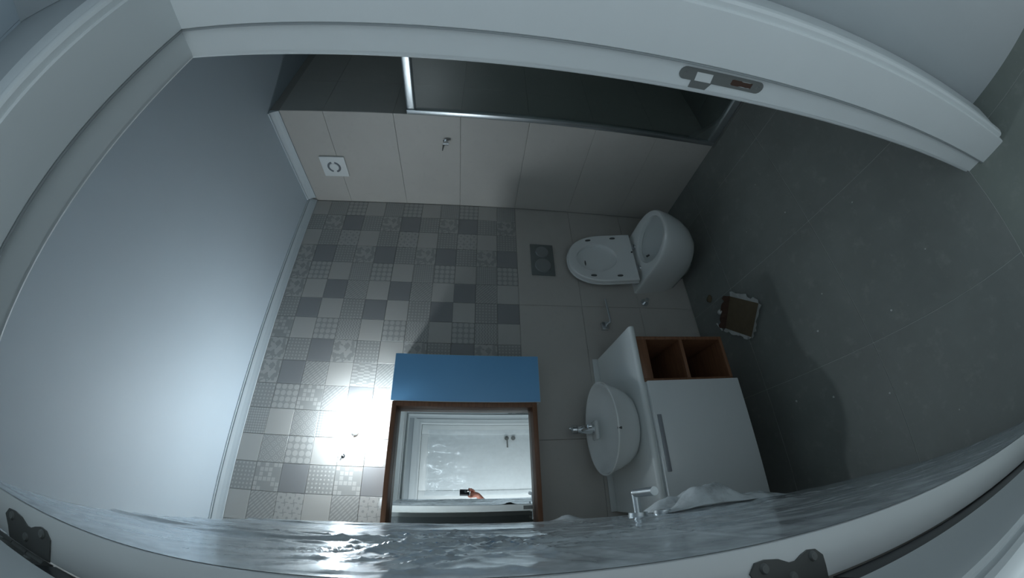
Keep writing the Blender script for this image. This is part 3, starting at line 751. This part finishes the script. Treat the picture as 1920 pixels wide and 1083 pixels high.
# flush plate
fp = empty('flush_plate', (1.485, D, 1.03), 'grey rectangular flush plate with two round buttons above the toilet', 'flush plate')
O = (1.485, D, 1.03)
box('plate', (1.360, D - .012, .952), (1.610, D - .0003, 1.108), flush_grey, fp, .004, O)
for x, r in ((1.545, .045), (1.435, .055)):
    bm = bmesh.new(); cyl(bm, (x - O[0], -.012, .0), (x - O[0], -.0185, .0), r, r - .004, 40); frombm('button', bm, button_grey, fp, True, .5)

# toilet roll holder
th = empty('toilet_roll_holder', (1.0, D, .66), 'chrome paper holder bar on the wall right of the vanity', 'paper holder')
O = Vector((1.0, D, .66))
box('mount', (.975, D - .030, .650), (1.025, D - .0004, .695), chrome, th, .003, O)
bm = bmesh.new(); tube(bm, [Vector((1.005, D - .028, .665)) - O, Vector((1.005, D - .062, .655)) - O, Vector((1.02, D - .066, .653)) - O, Vector((1.165, D - .066, .662)) - O], .0055, 12); frombm('bar', bm, satin, th, True, .6)
# stop valve
sv = empty('stop_valve', (1.183, D, .355), 'small round chrome stop valve on the wall beside the toilet', 'valve')
bm = bmesh.new(); cyl(bm, (0, -.0004, 0), (0, -.008, 0), .027, .025, 28); frombm('rosette', bm, chrome, sv, True, .5)
bm = bmesh.new(); cyl(bm, (0, -.008, 0), (0, -.034, 0), .011, .011, 20); cyl(bm, (0, -.034, 0), (0, -.048, 0), .015, .012, 8); frombm('spindle', bm, chrome, sv, True, .5)

# ------------------------------------------------------------------ extractor fan, hook, shower screen
fa = empty('extractor_fan', (XR, 1.268, 2.424), 'square white extractor fan cover with grey ring on the right wall', 'fan')
def lx(px, py, pz): return Vector((px, py, pz))
bm = bmesh.new(); bx(bm, (-.014, -.080, -.082), (-.0003, .080, .082), .004); frombm('cover', bm, white_plastic, fa, True, .5)
for a0, a1 in ((20, 165), (195, 345)):
    bm = bmesh.new(); K = 20; inner, outer_ = [], []
    for i in range(K + 1):
        a = math.radians(a0 + (a1 - a0) * i / K); inner.append((.031 * math.cos(a), .031 * math.sin(a))); outer_.append((.044 * math.cos(a), .044 * math.sin(a)))
    prism(bm, outer_ + inner[::-1], 'x', -.0152, -.0135); frombm('vent_slot', bm, fan_grey, fa)
bm = bmesh.new(); cyl(bm, (-.013, 0, 0), (-.0165, 0, 0), .029, .027, 32); frombm('hub', bm, white_plastic, fa, True, .5)

hk = empty('wall_hook', (XR, 1.035, 1.69), 'small chrome wall bracket on the plain light tiled wall', 'hook')
bm = bmesh.new(); cyl(bm, (-.0003, 0, 0), (-.010, 0, 0), .015, .0145, 22); frombm('base', bm, chrome, hk, True, .5)
bm = bmesh.new(); cyl(bm, (-.008, 0, 0), (-.040, 0, 0), .008, .008, 16); cyl(bm, (-.034, 0, -.022), (-.034, 0, .012), .0095, .0095, 18); frombm('socket', bm, chrome, hk, True, .5)
bm = bmesh.new(); cyl(bm, (-.034, .004, .008), (-.030, .055, .018), .006, .003, 12); frombm('arm', bm, dark_steel, hk, True, .5)

ss = empty('shower_screen', (XR, .45, 0), 'glass shower screen with satin metal frame in front of the dark recess', 'shower screen')
O = (XR, .45, 0); Y0 = .06; Z1 = 1.905
box('stile', (XR - .004, YW - .028, .004), (XR + .034, YW - .001, Z1), satin, ss, .003, O)
box('stile', (XR - .004, Y0, .004), (XR + .034, Y0 + .027, Z1), satin, ss, .003, O)
bm = bmesh.new(); bx(bm, (-.004, Y0 + .027 - .45, Z1 - .052), (.034, YW - .028 - .45, Z1), .012, 4); frombm('top_rail', bm, satin, ss, True, .8)
box('bottom_rail', (XR - .004, Y0 + .027, .004), (XR + .034, YW - .028, .048), satin, ss, .004, O)
box('sill', (XR - .020, Y0, -.0001), (XR + .045, YW - .001, .004), steel, ss, 0, O)
box('glass', (XR + .010, Y0 + .020, .036), (XR + .016, YW - .022, Z1 - .046), glass_m, ss, 0, O)

# ------------------------------------------------------------------ things on the floor
tb = empty('torn_box', (.885, 1.205, 0), 'torn open box piece, brown inside with white edges, lying on the floor', 'box')
c4s = [Vector((1.035, 1.225)), Vector((.893, 1.052)), Vector((.755, 1.180)), Vector((.885, 1.345))]
O2 = Vector((.885, 1.205)); q = [p - O2 for p in c4s]
bm = bmesh.new(); prism(bm, [(p.x, p.y) for p in q], 'z', .0005, .004); b_ = frombm('box_base', bm, cardboard, tb)
def torn(a, b, h, mat, name, seed, out=.0):
    r = random.Random(seed); K = 12; bm = bmesh.new(); d = (b - a); nrm = Vector((d.y, -d.x)).normalized()
    f = [];  g = []
    for i in range(K + 1):
        p = a + d * (i / K); hh = h * (.55 + .6 * r.random()) if 0 < i < K else h * .8
        w_ = out * (.5 + r.random())
        f.append([(p.x, p.y, .003), (p.x + nrm.x * w_, p.y + nrm.y * w_, hh), (p.x + nrm.x * (w_ + .003), p.y + nrm.y * (w_ + .003), hh), (p.x + nrm.x * .003, p.y + nrm.y * .003, .003)])
    rings_mesh(bm, f); return frombm(name, bm, mat, tb)
cen = sum(q, Vector((0, 0))) / 4
def outward(a, b): 
    d = b - a; nn = Vector((d.y, -d.x)); return (a, b) if nn.dot((a + b) / 2 - cen) > 0 else (b, a)
for i, (h, m, nm, o_) in enumerate(((.012, plaster, 'flap', .022), (.022, plaster, 'flap', .026), (.018, plaster, 'flap', .012), (.050, dark_board, 'side_flap', .006))):
    a, b = outward(q[i], q[(i + 1) % 4]); w_ = torn(a, b, h, m, nm, i + 3, o_)
    w_['label'] = 'torn white edge' if m is plaster else 'upright rust-brown inner side'
bm = bmesh.new(); bmesh.ops.create_icosphere(bm, subdivisions=2, radius=.017)
for v in bm.verts: v.co = v.co * (1 + .35 * noise.noise(v.co * 60)); v.co.z = max(v.co.z * .6, -.004) + .05 
f_ = frombm('foam_scrap', bm, plaster, tb, True); f_.location = (.085, .095, -.004)
def lump(name, loc, r, mat, label, cat, flat=.4, seed=0):
    bm = bmesh.new(); bmesh.ops.create_icosphere(bm, subdivisions=2, radius=r)
    for v in bm.verts: v.co = v.co * (1 + .3 * noise.noise(v.co * (1.2 / r) + Vector((seed, 0, 0)))); v.co.z = max(v.co.z * flat, -r * .2) + r * .2
    o = frombm(name, bm, mat, None, True); o.location = loc; return tag(o, label, cat)
lump('cardboard_chip', (1.112, 1.395, .0003), .024, cardboard, 'small oval brown scrap on the floor near the toilet', 'scrap', .25, 2)
bm = bmesh.new(); prism(bm, [(-.005, -.032), (.004, -.034), (.0065, .034), (-.0015, .033)], 'z', 0, .003)
o = frombm('plastic_strip', bm, white_plastic); o.location = (.915, 1.392, .0003); o.rotation_euler = (0, 0, math.radians(-62)); tag(o, 'thin white strip on the floor beside the torn box', 'scrap')
lump('screw_cap', (.862, 1.44, .0003), .007, rubber_grey, 'tiny dark cap on the floor under the vanity corner', 'scrap', .6, 5)
rr = random.Random(11)
crumb_spots = [(.62, .80), (.55, .48), (.30, .62), (.98, .42), (1.22, .66), (.40, 1.02), (.66, .26), (.18, .40), (1.30, .95), (.34, .86), (.75, .70), (1.45, .75)]
for i, (x, y) in enumerate(crumb_spots):
    lump('plaster_crumb', (x + rr.uniform(-.03, .03), y + rr.uniform(-.03, .03), .0002), rr.uniform(.0022, .005), plaster, 'tiny pale plaster crumb scattered on the dark tiled floor', 'crumb', .5, i)['group'] = 'plaster crumbs on the floor'

# ------------------------------------------------------------------ opposite hall door (seen in the mirror)
fd = empty('trim_5', (.43, YH, 0), 'white frame of the door across the hall, seen in the mirror', 'door frame', kind='structure')
frombm('casing', casing_z(.86 - .43, 1, 0, 2.04, 0, .016, .068), frame_white, fd, True, .5)
frombm('casing', casing_z(0.0 - .43, -1, 0, 2.04, 0, .016, .09), frame_white, fd, True, .5)
frombm('casing', casing_x(2.04, 0.0 - .43, .86 - .43, 0, .016, .10), frame_white, fd, True, .5)
hd = empty('door_2', (.43, YH - .02, 0), 'white panelled door across the hall under plastic film, seen in the mirror', 'door', kind='structure')
O = (.43, YH - .02, 0)
box('door_leaf', (.003, YH - .055, .006), (.857, YH - .016, 2.037), door_white, hd, .001, O)
# raised outer rails: bevelled field inside
for nm, a, b in (('stile', (.003, YH - .016, .006), (.113, YH - .004, 2.037)), ('stile', (.747, YH - .016, .006), (.857, YH - .004, 2.037)), ('rail', (.1135, YH - .016, 1.945), (.7465, YH - .004, 2.037)), ('rail', (.1135, YH - .016, .006), (.7465, YH - .004, .15))):
    box(nm, a, b, door_white, hd, .004, O)
for z in (1.015, .935):
    bm = bmesh.new(); cyl(bm, (.700 - .43, .016, z), (.700 - .43, .028, z), .026, .025, 28); frombm('rose', bm, steel, hd, True, .5)
bm = bmesh.new(); cyl(bm, (.27, .026, 1.015), (.27, .066, 1.015), .009, .009, 16); cyl(bm, (.27, .064, 1.015), (.155, .064, 1.012), .0085, .0085, 16); frombm('lever_handle', bm, steel, hd, True, .5)
ns, nz = 70, 150
V = []
for i in range(ns):
    for j in range(nz):
        x = .06 + .74 * i / (ns - 1); z = .1 + 1.86 * j / (nz - 1)
        n_ = noise.turbulence(Vector((x * 7, z * 3.2, 9.1)), 3, False)
        V.append((x, YH + .0005 + .010 * n_, z))
F = [(i * nz + j, (i + 1) * nz + j, (i + 1) * nz + j + 1, i * nz + j + 1) for i in range(ns - 1) for j in range(nz - 1) if not (.665 < V[i * nz + j][0] < .73 and .90 < V[i * nz + j][2] < 1.05)]
me = bpy.data.meshes.new('plastic_film'); me.from_pydata(V, [], F)
o = link('plastic_film', me, hall_film, smooth=True); tag(o, 'clear film over the door across the hall, seen in the mirror', 'plastic film')

# ------------------------------------------------------------------ action camera and the hand that holds it (seen in the mirror)
ac = empty('action_camera', CP, 'small black action camera held upright in the doorway, seen in the mirror', 'camera')
ac.matrix_world = cam.matrix_world.copy()
bm = bmesh.new(); bx(bm, (-.052, -.026, .006), (.038, .026, .034), .004, 3); frombm('camera_body', bm, black_plastic, ac, True, .5)
bm = bmesh.new(); cyl(bm, (0, 0, .008), (0, 0, .0035), .016, .0155, 28); ln_ = frombm('lens_ring', bm, black_plastic, ac, True, .5)
bm = bmesh.new(); cyl(bm, (0, 0, .0036), (0, 0, .0030), .0125, .0125, 28); frombm('lens_glass', bm, chrome, ln_, True, .5)
bm = bmesh.new(); cyl(bm, (.024, .004, .007), (.024, .004, .0045), .007, .007, 4); frombm('front_glint', bm, glint_m, ac)  # small glowing disc standing in for the lens highlight

def skin_chain(pts, radii, name, mat, parent, edges=None, sub=2):
    me = bpy.data.meshes.new(name); me.from_pydata([tuple(p) for p in pts], edges or [(i, i + 1) for i in range(len(pts) - 1)], [])
    o = bpy.data.objects.new(name, me); C.objects.link(o)
    m = o.modifiers.new('skin', 'SKIN'); me.skin_vertices[0].data[0].use_root = True
    for i, r in enumerate(radii): me.skin_vertices[0].data[i].radius = (r, r)
    m.use_smooth_shade = True
    s = o.modifiers.new('sub', 'SUBSURF'); s.levels = sub; s.render_levels = sub
    dg = bpy.context.evaluated_depsgraph_get(); ev = o.evaluated_get(dg); m2 = bpy.data.meshes.new_from_object(ev)
    o.modifiers.clear(); o.data = m2; m2.materials.append(mat)
    for p in m2.polygons: p.use_smooth = True
    if parent is not None: o.parent = parent
    return o
# hand in world coordinates; camera long axis is nearly vertical, held by its lower end from the hall side
def cw(x, y, z): return CP + CR * x + CU * y - CF * z            # camera-local (x down, y right of view, z back) to world
palm = cw(.070, -.006, .040)
wrist = Vector((.075, -.392, 1.385)); elbow = Vector((-.13, -.46, 1.21))
pp, rr_, ee = [], [], []
def addv(p, r): pp.append(Vector(p)); rr_.append(r); return len(pp) - 1
i_e = addv(elbow, .040); i_m = addv(wrist.lerp(elbow, .45), .034); i_w = addv(wrist, .025); i_p = addv(palm, .026); i_k = addv(cw(.052, .0, .046), .024)
ee += [(i_e, i_m), (i_m, i_w), (i_w, i_p), (i_p, i_k)]
fingers = [  # chains in camera-local coordinates, curled round the lower end of the body
    [(.060, .026, .044, .0105), (.046, .036, .034, .0095), (.036, .038, .018, .0085), (.034, .033, .004, .0075)],
    [(.070, .024, .042, .0105), (.060, .036, .030, .0095), (.053, .037, .014, .0085), (.050, .028, .003, .0075)],
    [(.080, .018, .040, .0100), (.074, .030, .028, .0090), (.068, .031, .014, .0080), (.063, .021, .004, .0070)],
    [(.088, .010, .040, .0090), (.086, .020, .028, .0080), (.080, .022, .014, .0072), (.075, .014, .006, .0065)],
    [(.066, -.024, .044, .0120), (.050, -.036, .034, .0105), (.034, -.038, .020, .0095), (.022, -.034, .010, .0080)]]
for ch in fingers:
    prev = i_p
    for x, y, z, r in ch:
        k = addv(cw(x, y, z), r); ee.append((prev, k)); prev = k
arm = skin_chain(pp, rr_, 'arm', skin, None, ee)
pe = empty('person', (elbow.x, elbow.y, 0), 'hand and forearm in a dark sleeve holding up the camera, seen in the mirror', 'person')
arm.parent = pe; arm.matrix_parent_inverse = Matrix.Translation(-Vector((elbow.x, elbow.y, 0)))
s0 = wrist.lerp(elbow, .18)
sl = skin_chain([s0, wrist.lerp(elbow, .55), elbow, elbow + Vector((-.16, -.02, .10)), elbow + Vector((-.26, -.02, .24))], [.033, .041, .048, .054, .060], 'sleeve', sleeve, None)
sl.parent = pe; sl.matrix_parent_inverse = Matrix.Translation(-Vector((elbow.x, elbow.y, 0)))
